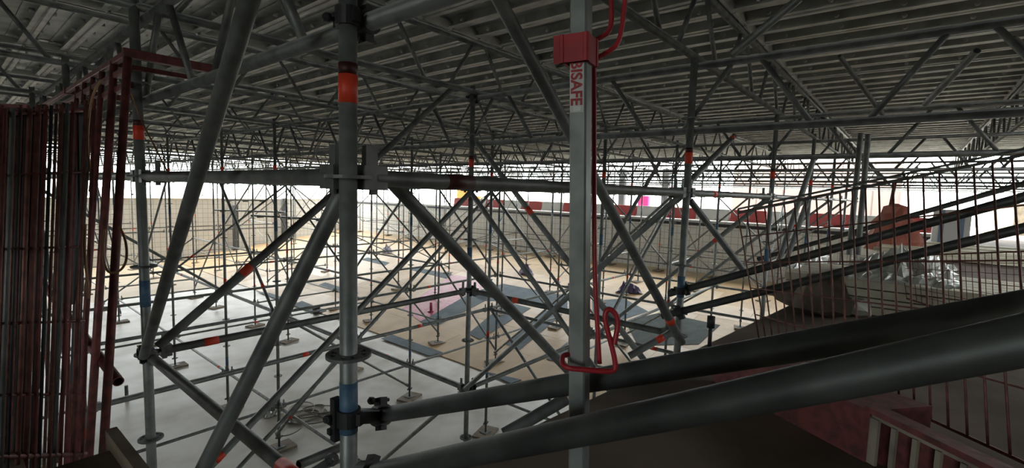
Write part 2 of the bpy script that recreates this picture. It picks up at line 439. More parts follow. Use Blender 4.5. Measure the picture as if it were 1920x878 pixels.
def brace_mesh(L, n, m=GALV):
    k = ('brace', round(L, 2), n, m.name)
    if k not in CACHE:
        mb = MB(); mb.tube((0, 0, .04), (0, 0, L - .04), R * .98, n, False)
        for s_ in (0, 1):
            zc = .035 if s_ == 0 else L - .035
            mb.box((0, 0, zc), (.007, .027, .045)); mb.tube((-.02, 0, zc), (.02, 0, zc), .012, 6)
        CACHE[k] = mb.mesh('brace', m)
    return CACHE[k]
def band(parent, z, h, m, name='tape', r=R + .0012, n=12):
    return inst(name, tube_mesh(h, n, m, r, name), T((0, 0, z)), parent)
CUPM = MB().tube((0, 0, 0), (0, 0, .05), .03, 10).mesh('collar', GALV_D)
BASEP = MB().box((0, 0, .045), (.075, .075, .004)).mesh('base_plate', GALV_D)
SOLEB = MB().box((0, 0, .02), (.22, .15, .02)).mesh('sole_board', SOLE)
JACK = MB(); JACK.tube((0, 0, .04), (0, 0, .38), .018, 8); JACK.box((0, 0, .2), (.055, .012, .012)); JACK.tube((0, 0, .18), (0, 0, .22), .032, 8)
JACK = JACK.mesh('base_jack', GALV_D)
UL = [0, 2.57, 5.14, 7.71, 10.28, 12.85, 15.42, 17.2]
VL = [0, 2.07, 4.14, 6.21, 8.28, 11.35, 13.42, 16.49, 18.56, 21.63, 23.70, 26.77]
ZL = EYE + H0                  # level of the top ledgers
ROWW = ['front row', 'second row', 'third row', 'fourth row', 'fifth row', 'sixth row', 'seventh row', 'last row']
def standard(i, j):
    u, v = UL[i], VL[j]; fz = floor_z(u); dist = (Vector((u, v, 3)) - CAM).length
    n = 20 if dist < 2.5 else (14 if dist < 7 else 8)
    names = {(0, 0): 'thick near scaffold standard with orange-red tape and a big slotted rosette', (0, 1): 'left scaffold standard with red tape beside the rusty red bars',
             (1, 0): 'red taped, blue banded scaffold standard at the pool edge right of square post', (1, 1): 'slender scaffold standard in the centre standing behind the crossing diagonal tubes'}
    lab = names.get((i, j), 'galvanised scaffold standard in the %s back, %s from the near pool edge' % (ROWW[i], WORDS[j]))
    e = empty('scaffold_standard', (u, v, fz), lab, 'scaffold pole', 'scaffold standards in the pool')
    top = EYE + .98 - fz
    inst('tube', tube_mesh(top - .22, n, GALV), T((0, 0, .22)), e)
    for k in range(-8, 2):
        z = ZL + k * .5 - fz
        if z < .3 or z > top: continue
        inst('rosette', rosette_mesh(dist < 7), T((0, 0, z)), e)
    jk = inst('base_jack', JACK, T((0, 0, 0)), e); inst('base_plate', BASEP, T((0, 0, 0)), jk)
    inst('sole_board', SOLEB, Matrix.Rotation(.3 * ((i * 7 + j * 3) % 3 - 1), 4, 'Z'), e)
    band(e, EYE + .225 - fz, .075, REDT, n=n)
    if dist < 7: band(e, EYE + .30 - fz, .03, BLKT, n=n)
    band(e, EYE - .70 - fz, .15, BLUP, 'paint_band', n=n)
    rr = random.random()
    if dist > 3 and (i, j) != (0, 1):
        band(e, EYE - 2.2 + random.uniform(-.8, .6) - fz, .09, REDT, n=n)
        if rr < .7: band(e, EYE - 3.3 + random.uniform(-.3, .3) - fz, .16, BLUP, 'paint_band', n=n)
    return e
for i in range(len(UL)):
    for j in range(len(VL)):
        standard(i, j)

def member(name, mesh_fn, p, q, label, cat, group, n, m=GALV, tapes=()):
    p, q = Vector(p), Vector(q); L = (q - p).length
    me = mesh_fn(L, n, m); mt = align(p, q)
    if tapes:
        e = empty(name, p, label, cat, group)
        inst('tube', me, mt.to_3x3().to_4x4(), e)
        for t, h, mm in tapes:
            inst('tape', tube_mesh(h, n, mm, R + .0015, 'tape'), T((q - p) * t) @ mt.to_3x3().to_4x4(), e)
        return e
    o = inst(name, me, mt); return tag(o, label, cat, group)
def nsides(p, q):
    d = min((Vector(p) - CAM).length, (Vector(q) - CAM).length, ((Vector(p) + Vector(q)) / 2 - CAM).length)
    return 20 if d < 2.6 else (12 if d < 7 else 7)
OFFS = R
def N(i, j, h):                # node at height h relative to the eye
    return Vector((UL[i], VL[j], EYE + h))
def shorten(p, q, a=.03):
    d = (q - p).normalized(); return p + d * a, q - d * a
NEARL = {('v', 0, 0, 0): 'thick dark ledger from the near standard to the left standard at eye level',
         ('u', 0, 0, 0): 'thick dark ledger with red tape from the near standard rightwards at eye level',
         ('v', 0, 0, -1): 'dark ledger descending from the left standard to the bottom of the near standard',
         ('u', 0, 1, -1): 'long ledger with red tape from the left standard to the central standard',
         ('v', 1, 0, -1): 'ledger with red tape from the central standard towards the pool edge on the right'}
def ledger(ax, i, j, h, tapes=()):
    p = N(i, j, H0 + h); q = N(i, j + 1, H0 + h) if ax == 'v' else N(i + 1, j, H0 + h)
    p, q = shorten(p, q)
    lab = NEARL.get((ax, i, j, h))
    lvl = {0: 'eye level', -1: 'second level', -2: 'middle level', -3.5: 'low level'}.get(h, 'lowest level')
    if not lab:
        if ax == 'v': lab = 'ledger tube in the %s back, %s bay from the pool edge, %s' % (ROWW[i], WORDS[j], lvl)
        else: lab = 'cross ledger behind the %s, %s line from the pool edge, %s' % (ROWW[i], WORDS[j], lvl)
    if not tapes and i + j > 1 and random.random() < .25: tapes = ((random.uniform(.08, .9), .08, REDT),)
    member('ledger', ledger_mesh, p, q, lab, 'scaffold tube', 'ledgers of the pool scaffold', nsides(p, q), GALV_D if i + j < 2 else GALV, tapes)
def brace(i, j, h1, i2, j2, h2, lab=None, tapes=(), side=1):
    p, q = N(i, j, H0 + h1), N(i2, j2, H0 + h2)
    d = (q - p); d.z = 0; off = Vector((-d.y, d.x, 0)).normalized() * .045 * side
    p, q = p + off, q + off
    if not lab:
        lean = 'left' if (q - p).dot(RIGHT0) * (q.z - p.z) < 0 else 'right'
        lab = '%s brace rising %s, %s back, %s bay from the pool edge, %s' % ('cross' if i != i2 else 'diagonal', lean, ROWW[min(i, i2)], WORDS[min(j, j2)], 'upper lift' if max(h1, h2) > -1 else 'lower lift')
    if not tapes and random.random() < .25: tapes = ((random.uniform(.1, .9), .08, REDT),)
    member('diagonal_brace', brace_mesh, p, q, lab, 'scaffold tube', 'diagonal braces of the pool scaffold', nsides(p, q), GALV, tapes)
# near bays
ledger('v', 0, 0, 0); ledger('u', 0, 0, 0, ((.13, .12, BLKT),)); ledger('v', 0, 0, -1, ((.12, .16, REDT),)); ledger('u', 0, 1, -1, ((.1, .08, REDT),)); ledger('v', 1, 0, -1, ((.7, .07, REDT),))
ledger('u', 0, 1, 0); ledger('v', 0, 1, 0); ledger('u', 1, 0, 0, ((.2, .08, REDT),)); ledger('v', 1, 0, 0)
for i in range(len(UL)):
    for j in range(len(VL)):
        du = i + 1 < len(UL); dv = j + 1 < len(VL)
        if i + j < 2: continue
        hand = (i, j) in ((2, 0),)
        dense = .75 if i < 4 and j < 6 else .5
        fz = floor_z(UL[i]) - ZL; fz2 = floor_z(UL[min(i + 1, len(UL) - 1)]) - ZL
        lev = [0, -2] + ([-3.5] if fz < -3.9 else [])
        for h in lev:
            if dv and not (h < -1 and random.random() > dense + .2) and not (i == 0 and j > 4): ledger('v', i, j, h)
            if du and not (h < -1 and random.random() > dense) and not (h == -3.5 and fz2 > -3.7) and not (i == 0 and j == 1): ledger('u', i, j, h)
        if dv and not hand and random.random() < .4 * dense / .75 and fz < -3.0: brace(i, j, 0, i, j + 1, -2, side=1)
        elif dv and not hand and random.random() < .5 * dense / .75: brace(i, j + 1, 0, i, j, -2, side=-1)
        if dv and random.random() < .45 * dense / .75: brace(i, j, -2, i, j + 1, max(fz, fz) + .25) if random.random() < .5 else brace(i, j + 1, -2, i, j, fz + .25)
        if du and random.random() < .3 * dense / .75: brace(i, j, 0, i + 1, j, -2, side=-1) if random.random() < .5 else brace(i + 1, j, 0, i, j, -2)
        if du and random.random() < .25 * dense / .75: brace(i + 1, j, -2, i, j, fz + .25) if random.random() < .5 else brace(i, j, -2, i + 1, j, fz2 + .25)
# braces read off the photograph
brace(1, 1, 0, 0, 1, -2, 'long brace with red tape crossing from the central standard down to the lower left', ((.86, .06, REDT),))
brace(1, 1, 0, 1, 0, -2, 'brace from the central standard down towards the square post', side=-1)
brace(1, 0, 0, 1, 1, -2, 'brace from the taped right standard down to the left behind the square post')
brace(2, 0, 0, 2, 1, -2, 'brace with red tape behind the right standard running down to the left', ((.25, .06, REDT),))
brace(1, 1, .45, 1, 0, -1.5, 'second brace beside the central standard parallel to the longer one', side=1)

def free(name, a, b, r, label, n=20, m=GALV_D, tapes=(), parts=None, cat='scaffold tube', group=None):
    p, q = a, b; L = (q - p).length
    e = empty(name, p, label, cat, group); rot = align(p, q).to_3x3().to_4x4()
    mb = MB(); mb.tube((0, 0, 0), (0, 0, L), r, n, False); mb.ring((0, 0, .002), (0, 0, 1), r, r - .004, .002, n); mb.ring((0, 0, L - .002), (0, 0, 1), r, r - .004, .002, n)
    inst('tube', mb.mesh('tube', m), rot, e)
    for t, h, mm in tapes: inst('tape', tube_mesh(h, n, mm, r + .0012, 'tape'), T((q - p) * t) @ rot, e)
    return e
def ext(a, b, t0=0., t1=0.):
    d = b - a; return a - d * t0, b + d * t1
# big near diagonals
free('diagonal_brace', *ext(P(270, 668, 345), P(468, 0, 745), 0, .5), R, 'thick leaning tube at left rising from the clamp to the ceiling')
free('diagonal_brace', *ext(P(650, 345, 640), P(388, 866, 590), 0, .15), R, 'thick tube running down left from the near standard')
free('diagonal_brace', P(728, 334, 575), P(1066, 696, 335), R, 'thick tube running down right from the near standard to the square post')
free('diagonal_brace', P(296, 650, 350), P(640, 352, 280), R, 'tube with red patch rising right from the left clamp to the near standard', tapes=((.40, .07, REDT),))
free('diagonal_brace', *ext(P(940, 8, 560), P(1278, 642, 310), .12, 0), R, 'long tube with orange tape passing behind the square post down to the pool edge', tapes=((.89, .05, REDT),))
free('diagonal_brace', P(848, 166, 205), P(690, 312, 235), R, 'brace rising right behind the near standard to the girder above', n=14)
free('diagonal_brace', P(1376, 256, 200), P(1284, 350, 262), R, 'short brace with red tape beside the top of the taped right standard', n=14, tapes=((.04, .05, REDT),))
free('diagonal_brace', P(1294, 376, 250), P(1398, 512, 240), R, 'thin brace running down right from the taped right standard', n=14)
free('diagonal_brace', P(1237, 304, 150), P(1127, 490, 140), R, 'slim brace leaning left behind the ledger right of the square post', n=12)
free('diagonal_brace', P(1525, 300, 200), P(1460, 490, 200), R, 'bright leaning tube right of the red mesh guard', n=14, m=GALV)
free('diagonal_brace', P(1513, 380, 190), P(1470, 500, 190), R, 'second leaning tube close behind the red mesh guard', n=14, m=GALV)
free('diagonal_brace', P(1500, -4, 330), P(1372, 102, 300), R, 'pale tube crossing the ceiling at upper right', n=14, m=GALV)
free('diagonal_brace', P(1832, 95, 300), P(1735, 195, 250), R * .9, 'short pale brace under the dark right hand ceiling', n=12, m=GALV)
free('diagonal_brace', P(1574, 105, 260), P(1655, 215, 240), R * .7, 'thin brace under the dark right hand ceiling', n=12)
free('diagonal_brace', P(1900, 70, 300), P(1960, 125, 300), R * .7, 'thin brace at the right edge of the dark ceiling', n=12)
free('scaffold_standard', P(1614, 250, 196), P(1592, 478, 196), R, 'upright dark tube of the pair behind the stair rails', n=14, cat='scaffold pole')
free('scaffold_standard', P(1628, 252, 200), P(1608, 478, 200), R, 'right upright tube of the pair behind the stair rails', n=14, cat='scaffold pole')
free('ledger', P(1180, 668, 300), P(1262, 622, 300), R * .9, 'short bright tube with orange tape at the pool edge below the clamp', n=14, m=GALV, tapes=((.62, .05, REDT),))
free('ledger', P(640, 838, 330), P(560, 872, 360), R, 'low tube running left behind the near standard at the bottom', n=14)
free('ledger', P(800, 770, 300), P(690, 800, 300), R, 'low pale tube right behind the clamp of the near standard', n=14) if False else None
free('diagonal_brace', P(945, 815, 500), P(1062, 748, 480), R, 'grey tube under the inclined rail left of the square post', n=16)
# inclined stair rails: parallel to -v from each row
def rail(u, h0, label, v1=-3.2, dv=.10, slope=.436):
    a = Vector((u, dv, EYE + h0 - slope * dv)); b = Vector((u, v1, EYE + h0 - slope * v1))
    return free('stair_rail', a, b, R, label, n=16, m=RAILM, group='inclined rails of the scaffold stairs')
def rail_px(u, x0, y0, x1, y1, label, t0=0., t1=0.):
    a, b = PU(x0, y0, u), PU(x1, y1, u); a, b = ext(a, b, t0, t1)
    return free('stair_rail', a, b, R, label, n=32, m=RAILM, group='inclined rails of the scaffold stairs')
rail_px(.15, 708, 780, 1920, 580, 'upper inclined rail clamped to the near standard, passing behind the square post', .0, .05)
rail_px(-.07, 760, 876, 1920, 638, 'lower and nearest inclined rail passing in front of the square post', .12, .05)
rail(2.57 + .05, -.655, 'upper inclined rail from the taped right standard over the mesh guard')
rail(2.57 - .05, -.80, 'lower inclined rail from the taped right standard over the mesh guard')
rail(5.14 + .05, -.64, 'thin far inclined rail above the mesh guard on the right')

# couplers
def coupler(c1, a1, c2, a2, label):
    """swivel coupler: one clamped collar round each of two tubes, joined by a pivot block, with flaps, eye bolts and nuts"""
    c1, c2 = Vector(c1), Vector(c2)
    e = empty('scaffold_coupler', c1, label, 'clamp', 'couplers on the standards'); a1, a2 = Vector(a1).normalized(), Vector(a2).normalized()
    n = c2 - c1
    n = n.normalized() if n.length > .01 else Vector((1, 0, 0))
    x_, y_, z_ = frame(n)
    for sgn, c, ax in ((-1, c1, a1), (1, c2, a2)):
        MB().ring(c, ax, R + .009, R + .0005, .024, 18).build('clamp_collar', CAST, e)
        side = ax.cross(n).normalized()
        fl = MB(); fl.box(c + side * .040, (.014, .012, .020), (side, ax.cross(side), ax)); fl.build('clamp_flap', CAST, e)
        MB().box(c - side * .036, (.009, .010, .017), (side, ax.cross(side), ax)).build('hinge', CAST, e)
        k = ax.cross(side); bt = MB()
        bt.tube(c + side * .046 - k * .03, c + side * .046 + k * .045, .006, 8); bt.tube(c + side * .046 + k * .026, c + side * .046 + k * .040, .012, 6); bt.build('bolt', CAST, e)
    if (c2 - c1).length > .03: MB().rbox((c1 + c2) / 2, (.02, .02, max(.006, (c2 - c1).length / 2 - R)), (x_, y_, z_), .004).build('pivot_block', CAST, e)
    return e
mv = Vector((0, -1, .436)); UPZ = (0, 0, 1)
coupler((0, 0, EYE - .655), UPZ, PU(714, 779, .15), mv, 'black coupler joining the upper stair rail to the near standard')
tag(MB().box(Vector((-.026, .022, EYE - .66)), (.012, .012, .062)).box(Vector((-.034, .03, EYE - .665)), (.012, .008, .008)).box(Vector((-.034, .03, EYE - .695)), (.012, .008, .008)).build('clamp_plate', CAST, None, (-.026, .022, EYE - .72)), 'black upright clamp plate on the left of the blue band of the near standard', 'clamp')
coupler((0, 0, EYE - .86), UPZ, PU(690, 890, -.07), mv, 'black coupler low on the near standard at the bottom edge')
coupler((2.57, 0, EYE - .655), UPZ, (2.62, -.02, EYE - .647), mv, 'upper black coupler on the taped right standard')
coupler((2.57, 0, EYE - .80), UPZ, (2.52, -.02, EYE - .79), mv, 'lower black coupler on the taped right standard')
coupler((0, 0, EYE + .45), UPZ, (.055, 0, EYE + .45), (0, 1, 0), 'black coupler at the top of the near standard')
coupler((0, 2.07, EYE - .97), UPZ, (-.03, 2.02, EYE - .95), (1, 0, 0), 'coupler knot on the left standard where the tubes meet')
coupler((2.57, 2.07, EYE - .97), UPZ, (2.60, 2.04, EYE - .97), (0, 1, 0), 'coupler on the central standard at the crossing ledgers')
coupler((2.57, 2.07, EYE - 1.95), UPZ, (2.61, 2.03, EYE - 1.95), (0, 1, 0), 'coupler low on the central standard above the inclined rail')
coupler((2.57, 2.07, EYE + .88), UPZ, (2.625, 2.07, EYE + .88), (0, 1, 0), 'coupler at the head of the central standard')
# wedge heads and spigots round the top ledger joint of the near standard
for dx, dy, lab in ((.06, -.0, 'dark upright wedge on the right of the near ledger joint'), (0, .06, 'dark upright wedge on the left of the near ledger joint')):
    o = MB(); c = Vector((dx, dy, ZL)); o.box(c + Vector((0, 0, .05)), (.011, .011, .04)); o.box(c, (.022, .022, .034)); tag(o.build('ledger_wedge', GALV_D, None, c), lab, 'wedge')
# lever plate at the bottom edge
lp = empty('swivel_lever', P(600, 872, 640), 'black slotted lever plate at the bottom edge beside the near standard', 'clamp')
a, b = P(575, 892, 640), P(622, 862, 640); d = (b - a).normalized(); nrm = -FWD
mb = MB(); mb.box((a + b) / 2, ((b - a).length / 2, .011, .006), (d, nrm.cross(d).normalized(), nrm)); mb.build('lever_arm', CAST, lp)
mb = MB(); mb.ring(b, nrm, .019, .008, .006, 20); mb.build('lever_eye', CAST, lp)

# ------------------------------------------------------------------ lattice girders under the deck
def girder(p, q, z0, z1, label, step=.52, near=15.0, rc=R, rb=.0165):
    p, q = Vector(p), Vector(q); d = (q - p).normalized(); L = (q - p).length
    e = empty('lattice_girder', (p.x, p.y, z0), label, 'girder', 'lattice girders under the deck')
    a0, a1 = p.copy(), q.copy(); a0.z = a1.z = z0; b0, b1 = p.copy(), q.copy(); b0.z = b1.z = z1
    MB().tube(a0, a1, rc, 14).build('bottom_chord', GALV_D, e); MB().tube(b0, b1, rc, 14).build('top_chord', GALV_D, e)
    web = MB(); n = int(L / step); cnt = 0
    h = z1 - z0 - .03
    ups = tube_mesh(math.hypot(step * .55, h), 8, GALV_D, rb, 'web_bar')
    for k in range(n):
        x0 = k * step
        s0, s1 = (x0 + .03, x0 + .03 + step * .55) if k % 2 == 0 else (x0 + step * .55 + .03 - step * .1, x0 + .03 - step * .1)
        u_ = p + d * s0; v_ = p + d * s1; u_.z = z0 + .015; v_.z = z1 - .015
        if (u_ - CAM).length < near and (u_ - CAM).dot(FWD) > -.5:
            mt = align(u_, v_); mt.translation = u_ - Vector((p.x, p.y, z0)); inst('web_bar', ups, mt, e)
        else: web.tube(u_, v_, rb, 5, False); cnt += 1
    if cnt:
        o = web.build('far_web_bars', GALV_D, e); o['kind'] = 'stuff'
    return e
for i, u in enumerate(UL[:-1] + [17.9, 20.5, 23.0]):
    lab = 'lattice girder running over the %s' % ROWW[i] if i < 7 else 'far lattice girder over the %s line beyond the tiled wall' % WORDS[i - 7]
    girder((u + .055, -8, 0), (u + .055, 35, 0), EYE + .45, EYE + .88, lab, near=13 if i < 5 else 9)
girder((-2.57, -3, 0), (-2.57, 35, 0), EYE + .45, EYE + .88, 'lattice girder over the rusty bars on the left', near=9)
v = -6.21; k = 0
while v < 35:
    girder((-4, v, 0), (24.5, v, 0), EYE + .93, EYE + 1.37, 'cross lattice girder just under the planks, %s from the near wall' % WORDS[k], near=11)
    v += 2.07; k += 1

# ------------------------------------------------------------------ square safety post with red fittings
S0 = 1000.0
c0 = P(1087, 560, S0); q0 = P(1089.5, 60, S0)
def on_plane(px, py): d = ray(px, py); return CAM + d * ((c0 - CAM).dot(FWD0) / d.dot(FWD0))
q0 = on_plane(1089.5, 60); axd = (q0 - c0).normalized(); foot = c0 + axd * ((DECK - c0.z) / axd.z)
def pt(z): return foot + axd * ((z - foot.z) / axd.z)
pe = empty('safety_post', foot, 'square steel edge protection post with red collar, white sticker and red rods', 'post')
th = math.radians(29); t1 = RIGHT0 * math.cos(th) - FWD0 * math.sin(th); t2 = RIGHT0 * math.sin(th) + FWD0 * math.cos(th)
hw = .0160
ax = (t1, t2, axd)
mb = MB(); mb.rbox(foot + axd * .75, (hw, hw, .75), ax, .003); mb.build('square_tube', GALV, pe)
mb = MB(); mb.box(foot + Vector((0, 0, .005)), (.06, .06, .005), ax); mb.build('foot_plate', GALV_D, pe)
def onpost(py, px=1088):          # height on the post axis for a photo row
    d = ray(px, py); t = ((foot - CAM).dot(FWD0)) / d.dot(FWD0); return (CAM + d * t).z
z1, z2 = onpost(70), onpost(122)
cl = MB(); cc = pt((z1 + z2) / 2); hh = abs(z1 - z2) / 2
for sgn, a_, b_ in ((1, t1, t2), (-1, t1, t2), (1, t2, t1), (-1, t2, t1)):
    cl.rbox(cc + a_ * sgn * (hw + .006) - t1 * .004, (.004, hw + .012, hh), (a_, b_, axd) if a_ is t1 else (a_, -b_, axd), .001)
cl.box(cc - t2 * (hw + .007) - t1 * .012, (hw + .014, .0035, hh), ax)
collar_ = cl.build('red_collar', REDP, pe)
bk = MB(); bk.ring(cc - t1 * .034, -t2, .02, .015, .006, 4); bk.build('collar_loop', RUST, collar_)
# sticker and lettering on the light face
zs1, zs2 = onpost(124), onpost(214)
n1 = -t2
st = MB(); sc = pt((zs1 + zs2) / 2) + n1 * (hw + .0008) - t1 * .001
st.box(sc, (hw * .82, .0004, abs(zs1 - zs2) / 2), (t1, n1, axd)); sticker = st.build('sticker', STICK, pe)
fc = bpy.data.curves.new('lettering', 'FONT'); fc.body = 'BISAFE'; fc.size = 1.0; fc.align_x = 'CENTER'; fc.align_y = 'CENTER'; fc.offset = .03
tmp = bpy.data.objects.new('tmp_text', fc); col.objects.link(tmp); bpy.context.view_layer.update()
tm = bpy.data.meshes.new_from_object(tmp.evaluated_get(bpy.context.evaluated_depsgraph_get())); bpy.data.objects.remove(tmp, do_unlink=True)
xs = [q.co.x for q in tm.vertices]; ys = [q.co.y for q in tm.vertices]
zt, zb = onpost(118), onpost(201); LW = zt - zb; LH = hw * 1.4
cxm, cym = (min(xs) + max(xs)) / 2, (min(ys) + max(ys)) / 2
lc = pt((zt + zb) / 2) + n1 * (hw + .0022) - t1 * .001
for q in tm.vertices:
    a_ = (q.co.x - cxm) / (max(xs) - min(xs)) * LW; b_ = (q.co.y - cym) / (max(ys) - min(ys)) * LH
    q.co = (lc - axd * a_ + t1 * b_) - foot
tm.materials.clear(); tm.materials.append(REDP); tm.name = 'lettering'
lo = bpy.data.objects.new('lettering', tm); col.objects.link(lo); lo.parent = sticker
sx2 = MB(); zc_ = onpost(207); sx2.box(pt(zc_) + n1 * (hw + .002) + t1 * 0, (hw * .45, .0004, abs(onpost(202) - onpost(211)) / 2), (t1, n1, axd)); sx2.build('sticker_logo', WHITEP, sticker)
# red rods
def pxpath(pts, s): return [P(x, y, (s if not isinstance(s, list) else s[i])) for i, (x, y) in enumerate(pts)]
def smooth(pts, it=2):
    for _ in range(it):
        o = [pts[0]]
        for i in range(len(pts) - 1): o += [pts[i] * .75 + pts[i + 1] * .25, pts[i] * .25 + pts[i + 1] * .75]
        pts = o + [pts[-1]]
    return pts
rr = .0047
MB().path(smooth(pxpath([(1147, -40), (1146, 0), (1147, 58), (1120, 74), (1108, 78)], 985)), rr, 10).build('red_rod', REDP, pe)
MB().path(smooth(pxpath([(1175, -40), (1172, 0), (1163, 80), (1140, 98), (1113, 112), (1114, 160), (1114, 400), (1115, 520), (1124, 682)], 985)), rr, 10).build('red_rod', REDP, pe)
s2 = 1120
MB().path(smooth(pxpath([(1098, 664), (1057, 664), (1053, 676), (1058, 690), (1100, 694), (1150, 698), (1155, 688), (1150, 660), (1135, 605), (1134, 586), (1143, 578), (1156, 590), (1159, 605), (1156, 625), (1152, 645)], [970, 1000, 1020] + [1045] * 12)), .0049, 10).build('red_hook', REDP, pe)

# ------------------------------------------------------------------ rusty red bar cage on the left
HG = .58
def G(u, v, h): return Vector((u, v, EYE + h))
p1 = LV(240, 100, EYE + HG); cu, cv = p1.x, p1.y
cage = empty('bar_cage', (cu, cv, DECK - .62), 'rusty red steel cage of close upright bars on the left', 'cage')
def cb(pts, r, name, m=RUST, n=10): return MB().path(pts, r, n).build(name, m, cage)
W_, L_ = .41, 1.55
c1, c2, c3, c4 = Vector((cu, cv, EYE + HG)), Vector((cu + W_, cv, EYE + HG)), Vector((cu + W_, cv + L_, EYE + HG)), Vector((cu, cv + L_, EYE + HG))
for a_, b_ in ((c1, c2), (c2, c3), (c3, c4)): 
    x_, y_, z_ = frame(b_ - a_); mb = MB(); mb.rbox((a_ + b_) / 2, (.02, .02, (b_ - a_).length / 2 + .02), (x_, y_, z_), .003); mb.build('top_frame_bar', RUST, cage)
mid = MB(); mid.rbox((c1 + c2) / 2 * .5 + (c4 + c3) / 2 * .5 - Vector((0, .45, 0)), (.012, .012, W_ / 2), (Vector((0, 1, 0)), Vector((0, 0, 1)), Vector((1, 0, 0))), .002); mid.build('cross_bar', RUST, cage)
end = Vector((cu, cv + 3.2, EYE + HG)); x_, y_, z_ = frame(end - c1)
for dz in (0, -.07, -.14): 
    mb = MB(); mb.rbox((c1 + end) / 2 + Vector((0, 0, dz)), (.014, .014, (end - c1).length / 2), (x_, y_, z_), .003); mb.build('top_rail', RUST, cage)
lean = P(192, 880, 445) ; lean = Vector((lean.x, lean.y, lean.z)); lv = lean - c1
lv2 = Vector((lv.x / -lv.z, lv.y / -lv.z, -1.0))
HB = EYE + HG - DECK + .62
def bar(t, r, m, name, o=0., z0=0., hb=HB):
    a_ = c1 + Vector((o, t, -z0)); b_ = a_ + lv2 * (hb - z0); return MB().tube(a_, b_, r, 10 if r > .01 else 6).build(name, m, cage)
bar(0, .0165, RUST, 'corner_post'); bar(.26, .0165, RUST, 'upright_tube'); bar(.52, .013, RUST, 'upright_tube')
for t in (.75, .98, 1.2): bar(t, .011, RUST, 'upright_tube')
# close stack of bar panels leaning in front of the cage
for L_i, (ds, dx, lab) in enumerate(((0, 0, 'front'), (-55, 5, 'middle'), (-105, 2, 'rear'))):
    e = empty('leaning_bar_guard', P(85, 880, 560 + ds), 'rusty red guard of close upright bars at the left edge, %s of three leaning together' % lab, 'bar guard', 'bar guards leaning at the left edge')
    xs_ = []; x = -70.0 + L_i * 3
    while x < 168 - L_i * 6:
        xs_.append(x); x += random.choice([8, 10, 12, 14, 18]) * (1 if x < 40 else 1.35)
    for x in xs_:
        f_ = (x + 70) / 240; s_ = 700 - 220 * f_ + ds; yt = 212 - 24 * f_ + random.uniform(-3, 3)
        a_, b_ = P(x + 10 + dx, yt, s_), P(x - 14 + dx, 888, s_ + 15)
        MB().tube(a_, b_, random.choice([.0045, .0055, .007]), 6).build('upright_bar', random.choice([RUST, RUST, RUSTL, RUSTL, GALV_D, CAST]), e)
    if L_i == 2:
        for x, w_, y1_ in ((134, .045, 570), (152, .02, 720), (14, .035, 888), (-25, .04, 888), (40, .012, 888), (74, .012, 888)):
            s_ = 700 - 220 * (x + 70) / 240 + ds; a_, b_ = P(x + 8, 196, s_), P(x - 12, y1_, s_); x_, y_, z_ = frame(b_ - a_, FWD)
            MB().rbox((a_ + b_) / 2, (w_, .006, (b_ - a_).length / 2), (x_, y_, z_), .002).build('flat_upright', RUST if x < 100 else CAST, e)
    for yy in (214, 330, 470, 610, 745, 860):
        MB().path([P(x + dx, yy - 8 * (x + 70) / 240, 700 - 220 * (x + 70) / 240 + ds) for x in (-70, 20, 100, 160 - L_i * 6)], .009 if yy in (214, 860) else .0045, 6).build('tie_bar', RUST, e)
# rust coloured tube through the cage and cable loops
free('handrail_tube', P(40, 478, 250), P(222, 716, 430), .021, 'rusty tube poking out of the bar cage at lower left', n=16, m=RUST)
def cable(pts, s, r, name, m, label):
    pp = smooth(pxpath(pts, s), 3); o = MB().path(pp, r, 8).build(name, m); return tag(o, label, 'cable')
cable([(190, 150), (176, 170), (167, 210), (163, 280), (172, 330), (168, 360)], 470, .0045, 'hanging_cable', COPPER, 'thin copper cable curving down beside the red upright tubes')
cable([(196, 430), (192, 470), (196, 500), (206, 514), (228, 508), (239, 485), (236, 450), (224, 425)], 480, .0045, 'cable_loop', COPPER, 'brown cable loop hanging between two red upright tubes')
cable([(160, 420), (158, 470), (163, 520), (166, 560)], 500, .0045, 'hanging_cable', COPPER, 'brown cable hanging low in front of the bar cage')
cable([(246, 175), (262, 220), (290, 275), (318, 330)], 400, .0035, 'tie_wire', COPPER, 'thin brown wire slanting from the red frame past the left standard')
# timber platform boards at lower left
for k in range(5):
    b_ = MB(); x0 = -1.75 + k * .235; e_ = .95 + random.uniform(-.1, .12)
    b_.box((x0 + .11, (e_ - 2.2) / 2, DECK + .02 + .0), (.11, (e_ + 2.2) / 2, .019)); tag(b_.build('scaffold_board', TIMB, None, (x0, e_, DECK)), 'worn timber platform board at lower left, %s from the outer side' % WORDS[k], 'board', 'platform boards at lower left')
q1, q2 = LV(212, 806, DECK + .06), LV(282, 896, DECK + .06)
d = (q2 - q1).normalized(); mb = MB(); x_, y_, z_ = frame(d); mb.box((q1 + q2) / 2 - Vector((0, 0, .04)), (.016, .035, (q2 - q1).length / 2 + .03), (x_, y_, z_)); tag(mb.build('toe_board', TIMB), 'timber toe board on edge at the lower left corner', 'board')

